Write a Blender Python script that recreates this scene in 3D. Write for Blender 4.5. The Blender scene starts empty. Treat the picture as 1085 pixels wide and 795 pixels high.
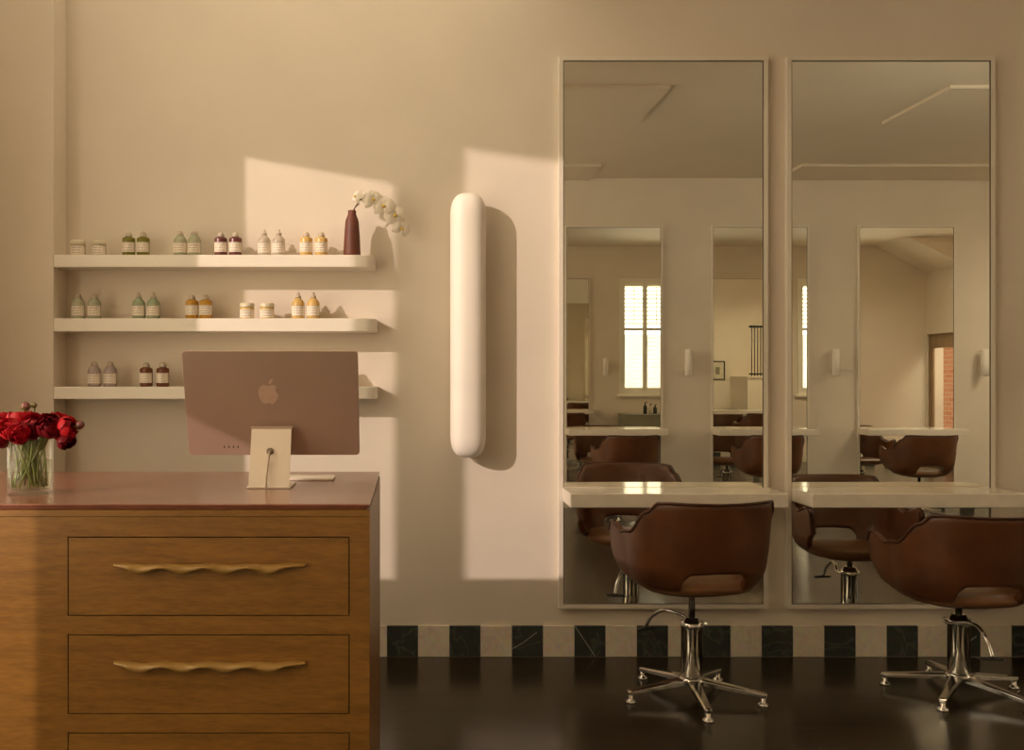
import bpy, bmesh, math, random
from mathutils import Vector, Matrix
rnd = random.Random(7)
S = bpy.context.scene
COL = S.collection
PI = math.pi

# ------------------------------------------------------------------ scene constants
CAMZ = 1.355
YF = 4.545            # front wall plane
YB = -0.60            # back wall plane (behind the camera)
XL, XR = -2.10, 8.04  # left (street) wall, right wall
ZC = 3.366            # ceiling
PX = 435.0            # principal column of the photograph
def wx(px, depth): return (px - PX) * depth / 1000.0

# ------------------------------------------------------------------ materials
def lin(c):
    return tuple(((v/255)/12.92 if v/255 <= .04045 else ((v/255+.055)/1.055)**2.4) for v in c)
def mat(name, col, rough=.5, metal=0., var=.0, scale=8., stretch=(1,1,1), bump=0., bscale=40., coat=0., spec=.5,
        trans=0., sss=0.):
    m = bpy.data.materials.new(name); m.use_nodes = True
    nt = m.node_tree; b = nt.nodes['Principled BSDF']
    b.inputs['Base Color'].default_value = (*col, 1)
    b.inputs['Roughness'].default_value = rough
    b.inputs['Metallic'].default_value = metal
    b.inputs['Specular IOR Level'].default_value = spec
    b.inputs['Coat Weight'].default_value = coat
    b.inputs['Transmission Weight'].default_value = trans
    tc = nt.nodes.new('ShaderNodeTexCoord'); mp = nt.nodes.new('ShaderNodeMapping')
    mp.inputs['Scale'].default_value = stretch
    nt.links.new(tc.outputs['Object'], mp.inputs['Vector'])
    if var > 0:
        n = nt.nodes.new('ShaderNodeTexNoise'); n.inputs['Scale'].default_value = scale
        n.inputs['Detail'].default_value = 5
        r = nt.nodes.new('ShaderNodeValToRGB')
        r.color_ramp.elements[0].position = .3; r.color_ramp.elements[1].position = .7
        r.color_ramp.elements[0].color = (*[c*(1-var) for c in col], 1)
        r.color_ramp.elements[1].color = (*[min(1, c*(1+var)) for c in col], 1)
        nt.links.new(mp.outputs[0], n.inputs['Vector']); nt.links.new(n.outputs['Fac'], r.inputs[0])
        nt.links.new(r.outputs[0], b.inputs['Base Color'])
    if bump > 0:
        n2 = nt.nodes.new('ShaderNodeTexNoise'); n2.inputs['Scale'].default_value = bscale
        bp = nt.nodes.new('ShaderNodeBump'); bp.inputs['Strength'].default_value = bump
        bp.inputs['Distance'].default_value = .01
        nt.links.new(mp.outputs[0], n2.inputs['Vector']); nt.links.new(n2.outputs['Fac'], bp.inputs['Height'])
        nt.links.new(bp.outputs[0], b.inputs['Normal'])
    return m

def mat_wood(name, c1, c2, rough=.35, axis='X', scale=1., coat=.1):
    """figured wood: long streaks along one axis plus fine fleck"""
    m = bpy.data.materials.new(name); m.use_nodes = True; nt = m.node_tree; b = nt.nodes['Principled BSDF']
    tc = nt.nodes.new('ShaderNodeTexCoord'); mp = nt.nodes.new('ShaderNodeMapping')
    st = {'X': (1.2, 9, 9), 'Y': (9, 1.2, 9), 'Z': (9, 9, 1.2)}[axis]
    mp.inputs['Scale'].default_value = [s*scale for s in st]
    nt.links.new(tc.outputs['Object'], mp.inputs['Vector'])
    n = nt.nodes.new('ShaderNodeTexNoise'); n.inputs['Scale'].default_value = 3; n.inputs['Detail'].default_value = 7
    n.inputs['Distortion'].default_value = .8
    n2 = nt.nodes.new('ShaderNodeTexNoise'); n2.inputs['Scale'].default_value = 22; n2.inputs['Detail'].default_value = 3
    for k in (n, n2): nt.links.new(mp.outputs[0], k.inputs['Vector'])
    mx = nt.nodes.new('ShaderNodeMath'); mx.operation = 'MULTIPLY_ADD'; mx.inputs[1].default_value = .45
    md = nt.nodes.new('ShaderNodeMath'); md.operation = 'MULTIPLY'; md.inputs[1].default_value = .55
    nt.links.new(n.outputs['Fac'], md.inputs[0])
    nt.links.new(n2.outputs['Fac'], mx.inputs[0]); nt.links.new(md.outputs[0], mx.inputs[2])
    r = nt.nodes.new('ShaderNodeValToRGB')
    r.color_ramp.elements[0].position = .36; r.color_ramp.elements[1].position = .64
    r.color_ramp.elements[0].color = (*c1, 1); r.color_ramp.elements[1].color = (*c2, 1)
    nt.links.new(mx.outputs[0], r.inputs[0]); nt.links.new(r.outputs[0], b.inputs['Base Color'])
    b.inputs['Roughness'].default_value = rough; b.inputs['Coat Weight'].default_value = coat
    b.inputs['Coat Roughness'].default_value = .15
    return m

def mat_floor():
    m = bpy.data.materials.new('dark_boards'); m.use_nodes = True; nt = m.node_tree; b = nt.nodes['Principled BSDF']
    tc = nt.nodes.new('ShaderNodeTexCoord')
    br = nt.nodes.new('ShaderNodeTexBrick'); br.inputs['Scale'].default_value = 1
    br.inputs['Brick Width'].default_value = 1.9; br.inputs['Row Height'].default_value = .19
    br.inputs['Mortar Size'].default_value = .0025; br.inputs['Mortar Smooth'].default_value = .2
    br.inputs['Color1'].default_value = (.019, .011, .0045, 1); br.inputs['Color2'].default_value = (.027, .016, .0065, 1)
    br.inputs['Mortar'].default_value = (.006, .004, .002, 1)
    nt.links.new(tc.outputs['Object'], br.inputs['Vector'])
    mp = nt.nodes.new('ShaderNodeMapping'); mp.inputs['Scale'].default_value = (1.2, 14, 1)
    nt.links.new(tc.outputs['Object'], mp.inputs['Vector'])
    n = nt.nodes.new('ShaderNodeTexNoise'); n.inputs['Scale'].default_value = 3; n.inputs['Detail'].default_value = 6
    nt.links.new(mp.outputs[0], n.inputs['Vector'])
    mx = nt.nodes.new('ShaderNodeMix'); mx.data_type = 'RGBA'; mx.blend_type = 'MULTIPLY'
    mx.inputs[0].default_value = .7
    nt.links.new(br.outputs['Color'], mx.inputs[6]); nt.links.new(n.outputs['Color'], mx.inputs[7])
    hs = nt.nodes.new('ShaderNodeHueSaturation'); hs.inputs['Value'].default_value = 1.5
    hs.inputs['Saturation'].default_value = .95
    nt.links.new(mx.outputs[2], hs.inputs['Color'])
    nt.links.new(hs.outputs[0], b.inputs['Base Color'])
    rr = nt.nodes.new('ShaderNodeMapRange'); rr.inputs[3].default_value = .12; rr.inputs[4].default_value = .28
    nt.links.new(n.outputs['Fac'], rr.inputs[0]); nt.links.new(rr.outputs[0], b.inputs['Roughness'])
    bp = nt.nodes.new('ShaderNodeBump'); bp.inputs['Strength'].default_value = .25; bp.inputs['Distance'].default_value = .004
    nt.links.new(br.outputs['Fac'], bp.inputs['Height']); bp.invert = True
    nt.links.new(bp.outputs[0], b.inputs['Normal'])
    return m

def mat_marble(name, base, vein, amount=.5, rough=.25):
    m = bpy.data.materials.new(name); m.use_nodes = True; nt = m.node_tree; b = nt.nodes['Principled BSDF']
    tc = nt.nodes.new('ShaderNodeTexCoord')
    n = nt.nodes.new('ShaderNodeTexNoise'); n.inputs['Scale'].default_value = 5; n.inputs['Detail'].default_value = 8
    n.inputs['Distortion'].default_value = 1.6
    nt.links.new(tc.outputs['Object'], n.inputs['Vector'])
    r = nt.nodes.new('ShaderNodeValToRGB')
    e = r.color_ramp.elements; e[0].position = .47; e[1].position = .53
    e[0].color = (*base, 1); e[1].color = (*base, 1)
    k = r.color_ramp.elements.new(.5); k.color = (*[a*(1-amount)+v*amount for a, v in zip(base, vein)], 1)
    nt.links.new(n.outputs['Fac'], r.inputs[0])
    n2 = nt.nodes.new('ShaderNodeTexNoise'); n2.inputs['Scale'].default_value = 30; n2.inputs['Detail'].default_value = 4
    nt.links.new(tc.outputs['Object'], n2.inputs['Vector'])
    mx = nt.nodes.new('ShaderNodeMix'); mx.data_type = 'RGBA'; mx.blend_type = 'OVERLAY'; mx.inputs[0].default_value = .35
    nt.links.new(r.outputs[0], mx.inputs[6]); nt.links.new(n2.outputs['Color'], mx.inputs[7])
    nt.links.new(mx.outputs[2], b.inputs['Base Color']); b.inputs['Roughness'].default_value = rough
    return m

def mat_brick():
    m = bpy.data.materials.new('red_brick'); m.use_nodes = True; nt = m.node_tree; b = nt.nodes['Principled BSDF']
    tc = nt.nodes.new('ShaderNodeTexCoord'); mp = nt.nodes.new('ShaderNodeMapping')
    mp.inputs['Rotation'].default_value = (0, PI/2, PI/2)
    sep = nt.nodes.new('ShaderNodeSeparateXYZ'); cmb = nt.nodes.new('ShaderNodeCombineXYZ')
    nt.links.new(tc.outputs['Object'], sep.inputs[0])
    nt.links.new(sep.outputs[1], cmb.inputs[0]); nt.links.new(sep.outputs[2], cmb.inputs[1])
    br = nt.nodes.new('ShaderNodeTexBrick'); br.inputs['Scale'].default_value = 1
    br.inputs['Brick Width'].default_value = .23; br.inputs['Row Height'].default_value = .086
    br.inputs['Mortar Size'].default_value = .006
    br.inputs['Color1'].default_value = (.5, .17, .08, 1); br.inputs['Color2'].default_value = (.62, .27, .14, 1)
    br.inputs['Mortar'].default_value = (.6, .48, .36, 1)
    nt.links.new(cmb.outputs[0], br.inputs['Vector']); nt.links.new(br.outputs['Color'], b.inputs['Base Color'])
    b.inputs['Roughness'].default_value = .9
    return m

def mat_clear(name, tint=(1, 1, 1), refl=.06, rough=0.):
    """clear glass that lets light straight through and mirrors a little at grazing angles"""
    m = bpy.data.materials.new(name); m.use_nodes = True; nt = m.node_tree
    nt.nodes.remove(nt.nodes['Principled BSDF'])
    o = nt.nodes['Material Output']
    t = nt.nodes.new('ShaderNodeBsdfTransparent'); t.inputs[0].default_value = (*tint, 1)
    g = nt.nodes.new('ShaderNodeBsdfGlossy'); g.inputs['Roughness'].default_value = rough
    lw = nt.nodes.new('ShaderNodeLayerWeight'); lw.inputs[0].default_value = .5
    pw = nt.nodes.new('ShaderNodeMath'); pw.operation = 'POWER'; pw.inputs[1].default_value = 4.
    ma = nt.nodes.new('ShaderNodeMath'); ma.operation = 'MULTIPLY_ADD'; ma.inputs[1].default_value = .7; ma.inputs[2].default_value = refl*.7
    nt.links.new(lw.outputs['Facing'], pw.inputs[0]); nt.links.new(pw.outputs[0], ma.inputs[0])
    mx = nt.nodes.new('ShaderNodeMixShader')
    nt.links.new(ma.outputs[0], mx.inputs[0]); nt.links.new(t.outputs[0], mx.inputs[1]); nt.links.new(g.outputs[0], mx.inputs[2])
    nt.links.new(mx.outputs[0], o.inputs[0])
    return m

def mat_mirror():
    m = bpy.data.materials.new('silvered_mirror'); m.use_nodes = True; nt = m.node_tree
    nt.nodes.remove(nt.nodes['Principled BSDF']); o = nt.nodes['Material Output']
    g = nt.nodes.new('ShaderNodeBsdfGlossy'); g.inputs['Roughness'].default_value = 0
    g.inputs['Color'].default_value = (.92, .905, .84, 1)
    nt.links.new(g.outputs[0], o.inputs[0]); return m

def mat_translucent(name, col, amount=.5, rough=.5):
    m = bpy.data.materials.new(name); m.use_nodes = True; nt = m.node_tree
    b = nt.nodes['Principled BSDF']; o = nt.nodes['Material Output']
    b.inputs['Base Color'].default_value = (*col, 1); b.inputs['Roughness'].default_value = rough
    b.inputs['Specular IOR Level'].default_value = .15 if 'petal' in name else .5
    t = nt.nodes.new('ShaderNodeBsdfTranslucent'); t.inputs[0].default_value = (*col, 1)
    mx = nt.nodes.new('ShaderNodeMixShader'); mx.inputs[0].default_value = amount
    nt.links.new(b.outputs[0], mx.inputs[1]); nt.links.new(t.outputs[0], mx.inputs[2]); nt.links.new(mx.outputs[0], o.inputs[0])
    return m

def mat_label(name, col):
    """paper label with rows of small print"""
    m = bpy.data.materials.new(name); m.use_nodes = True; nt = m.node_tree; b = nt.nodes['Principled BSDF']
    tc = nt.nodes.new('ShaderNodeTexCoord'); sep = nt.nodes.new('ShaderNodeSeparateXYZ')
    nt.links.new(tc.outputs['Object'], sep.inputs[0])
    w = nt.nodes.new('ShaderNodeMath'); w.operation = 'MULTIPLY'; w.inputs[1].default_value = 2*PI/.0115
    s = nt.nodes.new('ShaderNodeMath'); s.operation = 'SINE'
    g = nt.nodes.new('ShaderNodeMath'); g.operation = 'GREATER_THAN'; g.inputs[1].default_value = .55
    nt.links.new(sep.outputs[2], w.inputs[0]); nt.links.new(w.outputs[0], s.inputs[0]); nt.links.new(s.outputs[0], g.inputs[0])
    n = nt.nodes.new('ShaderNodeTexNoise'); n.inputs['Scale'].default_value = 260
    nt.links.new(tc.outputs['Object'], n.inputs['Vector'])
    g2 = nt.nodes.new('ShaderNodeMath'); g2.operation = 'GREATER_THAN'; g2.inputs[1].default_value = .42
    nt.links.new(n.outputs['Fac'], g2.inputs[0])
    ax = nt.nodes.new('ShaderNodeMath'); ax.operation = 'ABSOLUTE'; nt.links.new(sep.outputs[0], ax.inputs[0])
    lt = nt.nodes.new('ShaderNodeMath'); lt.operation = 'LESS_THAN'; lt.inputs[1].default_value = .021
    nt.links.new(ax.outputs[0], lt.inputs[0])
    p = nt.nodes.new('ShaderNodeMath'); p.operation = 'MULTIPLY'
    p2 = nt.nodes.new('ShaderNodeMath'); p2.operation = 'MULTIPLY'
    nt.links.new(g.outputs[0], p.inputs[0]); nt.links.new(g2.outputs[0], p.inputs[1])
    nt.links.new(p.outputs[0], p2.inputs[0]); nt.links.new(lt.outputs[0], p2.inputs[1])
    mx = nt.nodes.new('ShaderNodeMix'); mx.data_type = 'RGBA'
    mx.inputs[6].default_value = (*col, 1); mx.inputs[7].default_value = (*[c*.42 for c in col], 1)
    nt.links.new(p2.outputs[0], mx.inputs[0]); nt.links.new(mx.outputs[2], b.inputs['Base Color'])
    b.inputs['Roughness'].default_value = .55
    return m

def mat_emit(name, col, strength):
    m = bpy.data.materials.new(name); m.use_nodes = True; nt = m.node_tree
    nt.nodes.remove(nt.nodes['Principled BSDF']); o = nt.nodes['Material Output']
    e = nt.nodes.new('ShaderNodeEmission'); e.inputs[0].default_value = (*col, 1); e.inputs[1].default_value = strength
    nt.links.new(e.outputs[0], o.inputs[0]); return m

M = {}
M['wall'] = mat('plaster', (.70, .618, .515), .75, var=.03, scale=2.5, bump=.03, bscale=60)
M['ceiling'] = mat('ceiling_paint', (.72, .63, .51), .8, var=.02, scale=2)
M['shelf'] = mat('shelf_paint', (.80, .735, .635), .45, var=.02, scale=6)
M['floor'] = mat_floor()
M['stone'] = mat('vanity_stone', (.74, .67, .57), .10, var=.05, scale=14, spec=.6)
M['frame'] = mat('frame_paint', (.72, .65, .55), .4, var=.02, scale=10)
M['edge'] = mat('mirror_edge', (.08, .06, .04), .4, var=.1)
M['mirror'] = mat_mirror()
M['white_tile'] = mat_marble('white_marble', (.70, .62, .51), (.52, .45, .36), .35)
M['dark_tile'] = mat_marble('dark_green_marble', (.035, .042, .036), (.20, .21, .18), .25)
M['vein'] = mat('pale_vein', (.5, .47, .4), .3, var=.2, scale=60)
M['oak'] = mat_wood('golden_oak', (.165, .072, .011), (.265, .124, .022), .36, 'X')
M['oak_side'] = mat_wood('golden_oak_side', (.30, .135, .035), (.43, .205, .062), .3, 'Z')
M['oak_handle'] = mat_wood('pale_oak', (.26, .145, .034), (.35, .205, .057), .34, 'X')
M['counter'] = mat_wood('red_counter', (.19, .068, .042), (.28, .108, .072), .22, 'X', .8, coat=.5)
M['dark'] = mat('dark_gap', (.010, .004, .003), .8, var=.1)
M['leather'] = mat('brown_leather', (.105, .035, .0105), .42, var=.28, scale=9, bump=.12, bscale=160)
M['leather_dark'] = mat('dark_piping', (.07, .024, .011), .45, var=.2, scale=20)
M['seat_leather'] = mat('seat_leather', (.17, .072, .026), .36, var=.2, scale=10, bump=.1, bscale=160)
M['chrome'] = mat('chrome', (.62, .60, .56), .12, 1., var=.06, scale=30)
M['rubber'] = mat('black_rubber', (.012, .011, .010), .5, var=.2, scale=40)
M['lamp_white'] = mat('white_ceramic', (.82, .755, .68), .5, var=.02, scale=8)
M['pink_alu'] = mat('rose_aluminium', (.41, .29, .23), .38, .4, var=.03, scale=5)
M['logo'] = mat('logo_metal', (.56, .40, .31), .3, .25, var=.03, scale=40)
M['stand_alu'] = mat('pale_aluminium', (.78, .68, .58), .34, .15, var=.02, scale=10)
M['screen'] = mat('black_glass', (.01, .01, .012), .1, var=.1)
M['grey_plastic'] = mat('grey_plug', (.22, .17, .12), .5, var=.1, scale=50)
M['cable'] = mat('fabric_cable', (.46, .37, .28), .6, var=.1, scale=90)
M['white_plastic'] = mat('white_plastic', (.76, .68, .58), .35, var=.02)
M['glass'] = mat_clear('vase_glass', (.985, .99, .975))
M['water'] = mat_clear('water', (.93, .96, .90))
M['window_glass'] = mat_clear('window_glass', (.99, .99, .98))
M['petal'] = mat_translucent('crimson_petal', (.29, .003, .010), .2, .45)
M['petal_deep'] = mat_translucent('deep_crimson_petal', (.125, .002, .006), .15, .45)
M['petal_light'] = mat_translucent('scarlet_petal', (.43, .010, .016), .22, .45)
M['bud'] = mat('pink_bud', (.17, .045, .04), .5, var=.5, scale=60)
M['bud_green'] = mat('green_bud', (.17, .14, .05), .5, var=.4, scale=60)
M['stem'] = mat_translucent('green_stem', (.20, .24, .045), .2, .4)
M['leaf'] = mat_translucent('leaf_green', (.14, .19, .04), .3, .45)
M['vase_red'] = mat('oxblood_clay', (.125, .032, .015), .55, var=.14, scale=12, bump=.08, bscale=60)
M['orchid'] = mat_translucent('orchid_white', (.86, .80, .70), .3, .5)
M['orchid_lip'] = mat('orchid_lip', (.62, .42, .06), .5, var=.4, scale=120)
M['orchid_stem'] = mat('orchid_stem', (.14, .09, .035), .5, var=.2, scale=30)
M['shutter'] = mat('shutter_paint', (.80, .76, .64), .45, var=.02)
M['louvre'] = mat_translucent('louvre_paint', (.92, .91, .88), .55, .5)
M['cabinet'] = mat('grey_green_metal', (.23, .215, .155), .35, .2, var=.05, scale=5)
M['black'] = mat('black_metal', (.012, .011, .010), .4, .3, var=.1)
M['brick'] = mat_brick()
M['door_wood'] = mat_wood('door_timber', (.26, .17, .09), (.33, .22, .12), .45, 'Z')
M['paper'] = mat('print_paper', (.62, .56, .44), .7, var=.12, scale=14)
M['outside'] = mat('outside_render', (.80, .66, .42), .8, var=.03)
M['pave'] = mat('outside_paving', (.35, .31, .26), .8, var=.1)
M['label'] = mat_label('cream_label', (.76, .66, .54))
def bottle_mat(name, c, a=.25): return mat_translucent(name, c, a, .25)
M['b_tub'] = bottle_mat('cream_tub', (.62, .54, .40)); M['b_lid'] = mat('pale_lid', (.62, .56, .40), .4, var=.03)
M['b_olive'] = bottle_mat('olive_green', (.22, .20, .025)); M['b_sage'] = bottle_mat('sage', (.47, .47, .32))
M['b_plum'] = bottle_mat('plum_brown', (.17, .05, .045)); M['b_clear'] = bottle_mat('milky_clear', (.74, .66, .55), .5)
M['b_yellow'] = bottle_mat('soft_yellow', (.74, .50, .17)); M['b_mint'] = bottle_mat('mint', (.38, .44, .29))
M['b_amber'] = bottle_mat('amber', (.58, .30, .03)); M['b_lav'] = bottle_mat('lavender_grey', (.47, .37, .345))
M['b_brown'] = bottle_mat('chestnut', (.19, .062, .025)); M['b_cap'] = bottle_mat('frosted_cap', (.70, .61, .49), .4)
M['b_black'] = mat('black_bottle', (.02, .017, .014), .3, var=.1); M['b_grey'] = bottle_mat('pale_bottle', (.6, .55, .45), .4)

# ------------------------------------------------------------------ geometry helpers
def nb(): return bmesh.new()
def add_box(bm, x0, x1, y0, y1, z0, z1, mi=0):
    v = [bm.verts.new((x, y, z)) for x in (x0, x1) for y in (y0, y1) for z in (z0, z1)]
    for f in ((0,1,3,2), (4,6,7,5), (0,4,5,1), (2,3,7,6), (0,2,6,4), (1,5,7,3)):
        bm.faces.new([v[i] for i in f]).material_index = mi
def add_prism(bm, pts, ext, mi=0):
    """pts: 3-D polygon; ext: extrusion vector"""
    e = Vector(ext)
    a = [bm.verts.new(p) for p in pts]; b = [bm.verts.new(Vector(p)+e) for p in pts]
    n = len(pts)
    bm.faces.new(a).material_index = mi; bm.faces.new(b[::-1]).material_index = mi
    for i in range(n): bm.faces.new([a[i], b[i], b[(i+1) % n], a[(i+1) % n]][::-1]).material_index = mi
def add_loft(bm, rings, closed=True, cap0=True, cap1=True, mi=0):
    R = [[bm.verts.new(p) for p in r] for r in rings]
    n = len(R[0])
    for a, b in zip(R, R[1:]):
        for i in range(n if closed else n-1):
            j = (i+1) % n
            f = bm.faces.new([a[i], a[j], b[j], b[i]]); f.smooth = True; f.material_index = mi
    if cap0: f = bm.faces.new(R[0][::-1]); f.material_index = mi
    if cap1: f = bm.faces.new(R[-1]); f.material_index = mi
    return R
def add_lathe(bm, prof, segs=24, c=(0, 0, 0), mi=0):
    rings = []
    for r, z in prof:
        rings.append([(c[0]+max(r, 1e-5)*math.cos(2*PI*i/segs), c[1]+max(r, 1e-5)*math.sin(2*PI*i/segs), c[2]+z) for i in range(segs)])
    add_loft(bm, rings, mi=mi)
def add_tube(bm, pts, rad, segs=8, mi=0, flat=1.):
    pts = [Vector(p) for p in pts]; n = len(pts)
    rads = rad if isinstance(rad, (list, tuple)) else [rad]*n
    up = Vector((0, 0, 1)); rings = []; prev = None
    for i, p in enumerate(pts):
        t = (pts[min(i+1, n-1)]-pts[max(i-1, 0)]).normalized()
        if prev is None:
            a = t.cross(up)
            if a.length < 1e-3: a = t.cross(Vector((1, 0, 0)))
        else: a = prev - t*prev.dot(t)
        a.normalize(); prev = a; b = t.cross(a)
        rings.append([p+rads[i]*(a*math.cos(2*PI*k/segs)+b*flat*math.sin(2*PI*k/segs)) for k in range(segs)])
    add_loft(bm, rings, mi=mi)
def curve_pts(ctrl, n=16):
    """Catmull-Rom through the control points"""
    P = [Vector(c) for c in ctrl]; P = [P[0]*2-P[1]] + P + [P[-1]*2-P[-2]]
    out = []
    for i in range(1, len(P)-2):
        for k in range(n):
            t = k/n; a, b, c, d = P[i-1], P[i], P[i+1], P[i+2]
            out.append(.5*((2*b)+(c-a)*t+(2*a-5*b+4*c-d)*t*t+(3*b-a-3*c+d)*t**3))
    out.append(P[-2]); return out
def obj(name, bm, mats, parent=None, loc=None, bevel=0., smooth=False, subsurf=0, solid=0., segs=2):
    bmesh.ops.recalc_face_normals(bm, faces=bm.faces)
    me = bpy.data.meshes.new(name); bm.to_mesh(me); bm.free()
    if smooth:
        for p in me.polygons: p.use_smooth = True
    o = bpy.data.objects.new(name, me); COL.objects.link(o)
    for m in (mats if isinstance(mats, (list, tuple)) else [mats]): me.materials.append(M[m] if isinstance(m, str) else m)
    if parent: o.parent = parent
    if loc: o.location = loc
    if solid:
        k = o.modifiers.new('thickness', 'SOLIDIFY'); k.thickness = solid; k.offset = -1
    if bevel:
        k = o.modifiers.new('bevel', 'BEVEL'); k.width = bevel; k.segments = segs; k.limit_method = 'ANGLE'; k.angle_limit = math.radians(50)
        k.harden_normals = False
    if subsurf:
        k = o.modifiers.new('subsurf', 'SUBSURF'); k.levels = subsurf; k.render_levels = subsurf
    return o
def tag(o, label, cat, group=None):
    o['label'] = label; o['category'] = cat
    if group: o['group'] = group
    return o
def thing(name, label, cat, loc=(0, 0, 0), rotz=0, group=None):
    o = bpy.data.objects.new(name, None); COL.objects.link(o); o.empty_display_size = .05
    o.location = loc; o.rotation_euler = (0, 0, rotz)
    return tag(o, label, cat, group)
def struct(name, bm, m, **k):
    o = obj(name, bm, m, **k)
    if o.parent is None: o['kind'] = 'structure'
    return o
def dup(root, loc, rotz, label, group=None):
    r = root.copy(); COL.objects.link(r); r.location = loc; r.rotation_euler = (0, 0, rotz); r['label'] = label
    if group: r['group'] = group
    for ch in list(root.children):
        c = ch.copy(); COL.objects.link(c); c.parent = r
        for g in list(ch.children):
            d = g.copy(); COL.objects.link(d); d.parent = c
    return r

# ------------------------------------------------------------------ the room shell
bm = nb(); add_box(bm, XL-.3, XR+.2, YB-.2, YF+.2, -.12, 0); struct('floor', bm, 'floor')

WIN = [(3.26, 4.06), (6.04, 6.84)]; WZ0, WZ1 = 1.05, 2.86
bm = nb()
edges = [XL] + [e for w in WIN for e in w] + [XR]
for i in range(0, len(edges), 2): add_box(bm, edges[i], edges[i+1], YF, YF+.2, 0, 4.3)
for a, b in WIN:
    add_box(bm, a, b, YF, YF+.2, 0, WZ0); add_box(bm, a, b, YF, YF+.2, WZ1, 4.3)
struct('wall_front', bm, 'wall')
PIER_X, PIER_Y = -1.656, 4.378
bm = nb(); add_box(bm, XL, PIER_X, PIER_Y, YF-.0005, 0, 4.3); struct('wall_pier', bm, 'wall', bevel=.004)
bm = nb(); add_box(bm, XL-.2, XR+.2, YB-.2, YB, 0, 4.3); struct('wall_back', bm, 'wall')

# street wall on the left: two tall openings, tops raked to shape the sun patches
T, V = 1.15, .56                       # sun travel per metre of depth: sideways, downwards
def rake(xw, z):                       # wall point -> point where its ray crosses the left wall
    d = (xw-XL)/T; return YF-d, z+V*d
w1 = [rake(-.795, 2.42), rake(.023, 2.275)]
w2 = [rake(.264, 2.457), rake(1.37, 2.30)]
SILL = .62
bm = nb(); x0 = XL-.1
ya, yb_, yc, yd = w1[0][0], w1[1][0], w2[0][0], w2[1][0]
def lwall(y0, y1, z0a, z0b, z1=4.6):   # strip between y0..y1, its lower edge z0a at y0, z0b at y1
    add_prism(bm, [(x0, y0, z0a), (x0, y1, z0b), (x0, y1, z1), (x0, y0, z1)], (.1, 0, 0))
lwall(ya, YF+.2, 0, 0); lwall(yb_, ya, w1[1][1], w1[0][1]); lwall(yb_, ya, 0, 0, SILL)
ym, zm_ = 1.76, 1.95; zt_m = w2[1][1]+(w2[0][1]-w2[1][1])*(ym-yd)/(yc-yd)     # lowered step, added to keep the sun off the computer
lwall(yc, yb_, 0, 0); lwall(ym, yc, zt_m, w2[0][1]); lwall(yd, ym, zm_, zm_); lwall(yd, yc, 0, 0, SILL)
lwall(1.25, yd, 0, 0); lwall(-.2, 1.25, 3.6, 3.6); lwall(-.2, 1.25, 0, 0, SILL); lwall(YB-.2, -.2, 0, 0)  # unseen third opening, added to brighten the pier
struct('wall_left', bm, 'wall')
bm = nb(); add_box(bm, -3.25, -3.0, -6.5, .60, 0, 7.0); struct('sun_blocker_wall', bm, 'outside')   # added unseen block, keeps the sun out of the third opening
bm = nb(); add_box(bm, x0+.045, x0+.051, -.2, 1.25, SILL, 3.6); struct('window_7', bm, 'window_glass')  # pane of the added third opening
for k, (w, n) in enumerate(((w1, 3), (w2, 4))):
    bm = nb()
    (y1, z1), (y0, z0) = w
    add_prism(bm, [(x0+.045, y0, SILL), (x0+.045, y1, SILL), (x0+.045, y1, z1), (x0+.045, y0, z0)], (.006, 0, 0))
    struct('window_%d' % n, bm, 'window_glass')

# right wall with the glazed door next to the front corner
DY0, DY1, DZ = YF-1.02, YF-.03, 1.99
bm = nb()
add_box(bm, XR, XR+.2, YB, DY0, 0, 4.3); add_box(bm, XR, XR+.2, DY1, YF+.2, 0, 4.3); add_box(bm, XR, XR+.2, DY0, DY1, DZ, 4.3); add_box(bm, XR+.2, XR+.26, DY1, YF+.2, 0, 4.3)
struct('wall_right', bm, 'wall')
bm = nb()
add_box(bm, XR+.03, XR+.08, DY0, DY0+.05, 0, DZ); add_box(bm, XR+.03, XR+.08, DY1-.04, DY1, 0, DZ); add_box(bm, XR+.03, XR+.08, DY0+.05, DY1-.04, DZ-.04, DZ)
add_box(bm, XR+.04, XR+.07, DY0+.05, DY0+.16, .02, DZ-.04); add_box(bm, XR+.04, XR+.07, DY1-.10, DY1-.04, .02, DZ-.04)
add_box(bm, XR+.04, XR+.07, DY0+.16, DY1-.10, DZ-.22, DZ-.04); add_box(bm, XR+.04, XR+.07, DY0+.16, DY1-.10, .02, .3)
door = struct('door_1', bm, 'door_wood')
bm = nb(); add_box(bm, XR+.052, XR+.058, DY0+.16, DY1-.10, .3, DZ-.22); obj('door_pane', bm, 'window_glass', door)
bm = nb(); add_tube(bm, [(XR+.04, DY0+.11, 1.0), (XR, DY0+.11, 1.0), (XR-.01, DY0+.20, 1.0)], .009); obj('door_handle', bm, 'chrome', door)
# what lies beyond the door
bm = nb(); add_box(bm, XR+1.9, XR+2.1, 1.0, 8.0, 0, 3.6); struct('wall_brick', bm, 'brick')
bm = nb(); add_box(bm, XR+.2, XR+2.1, 1.0, 8.0, -.12, -.01); struct('floor_passage', bm, 'pave')

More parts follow.
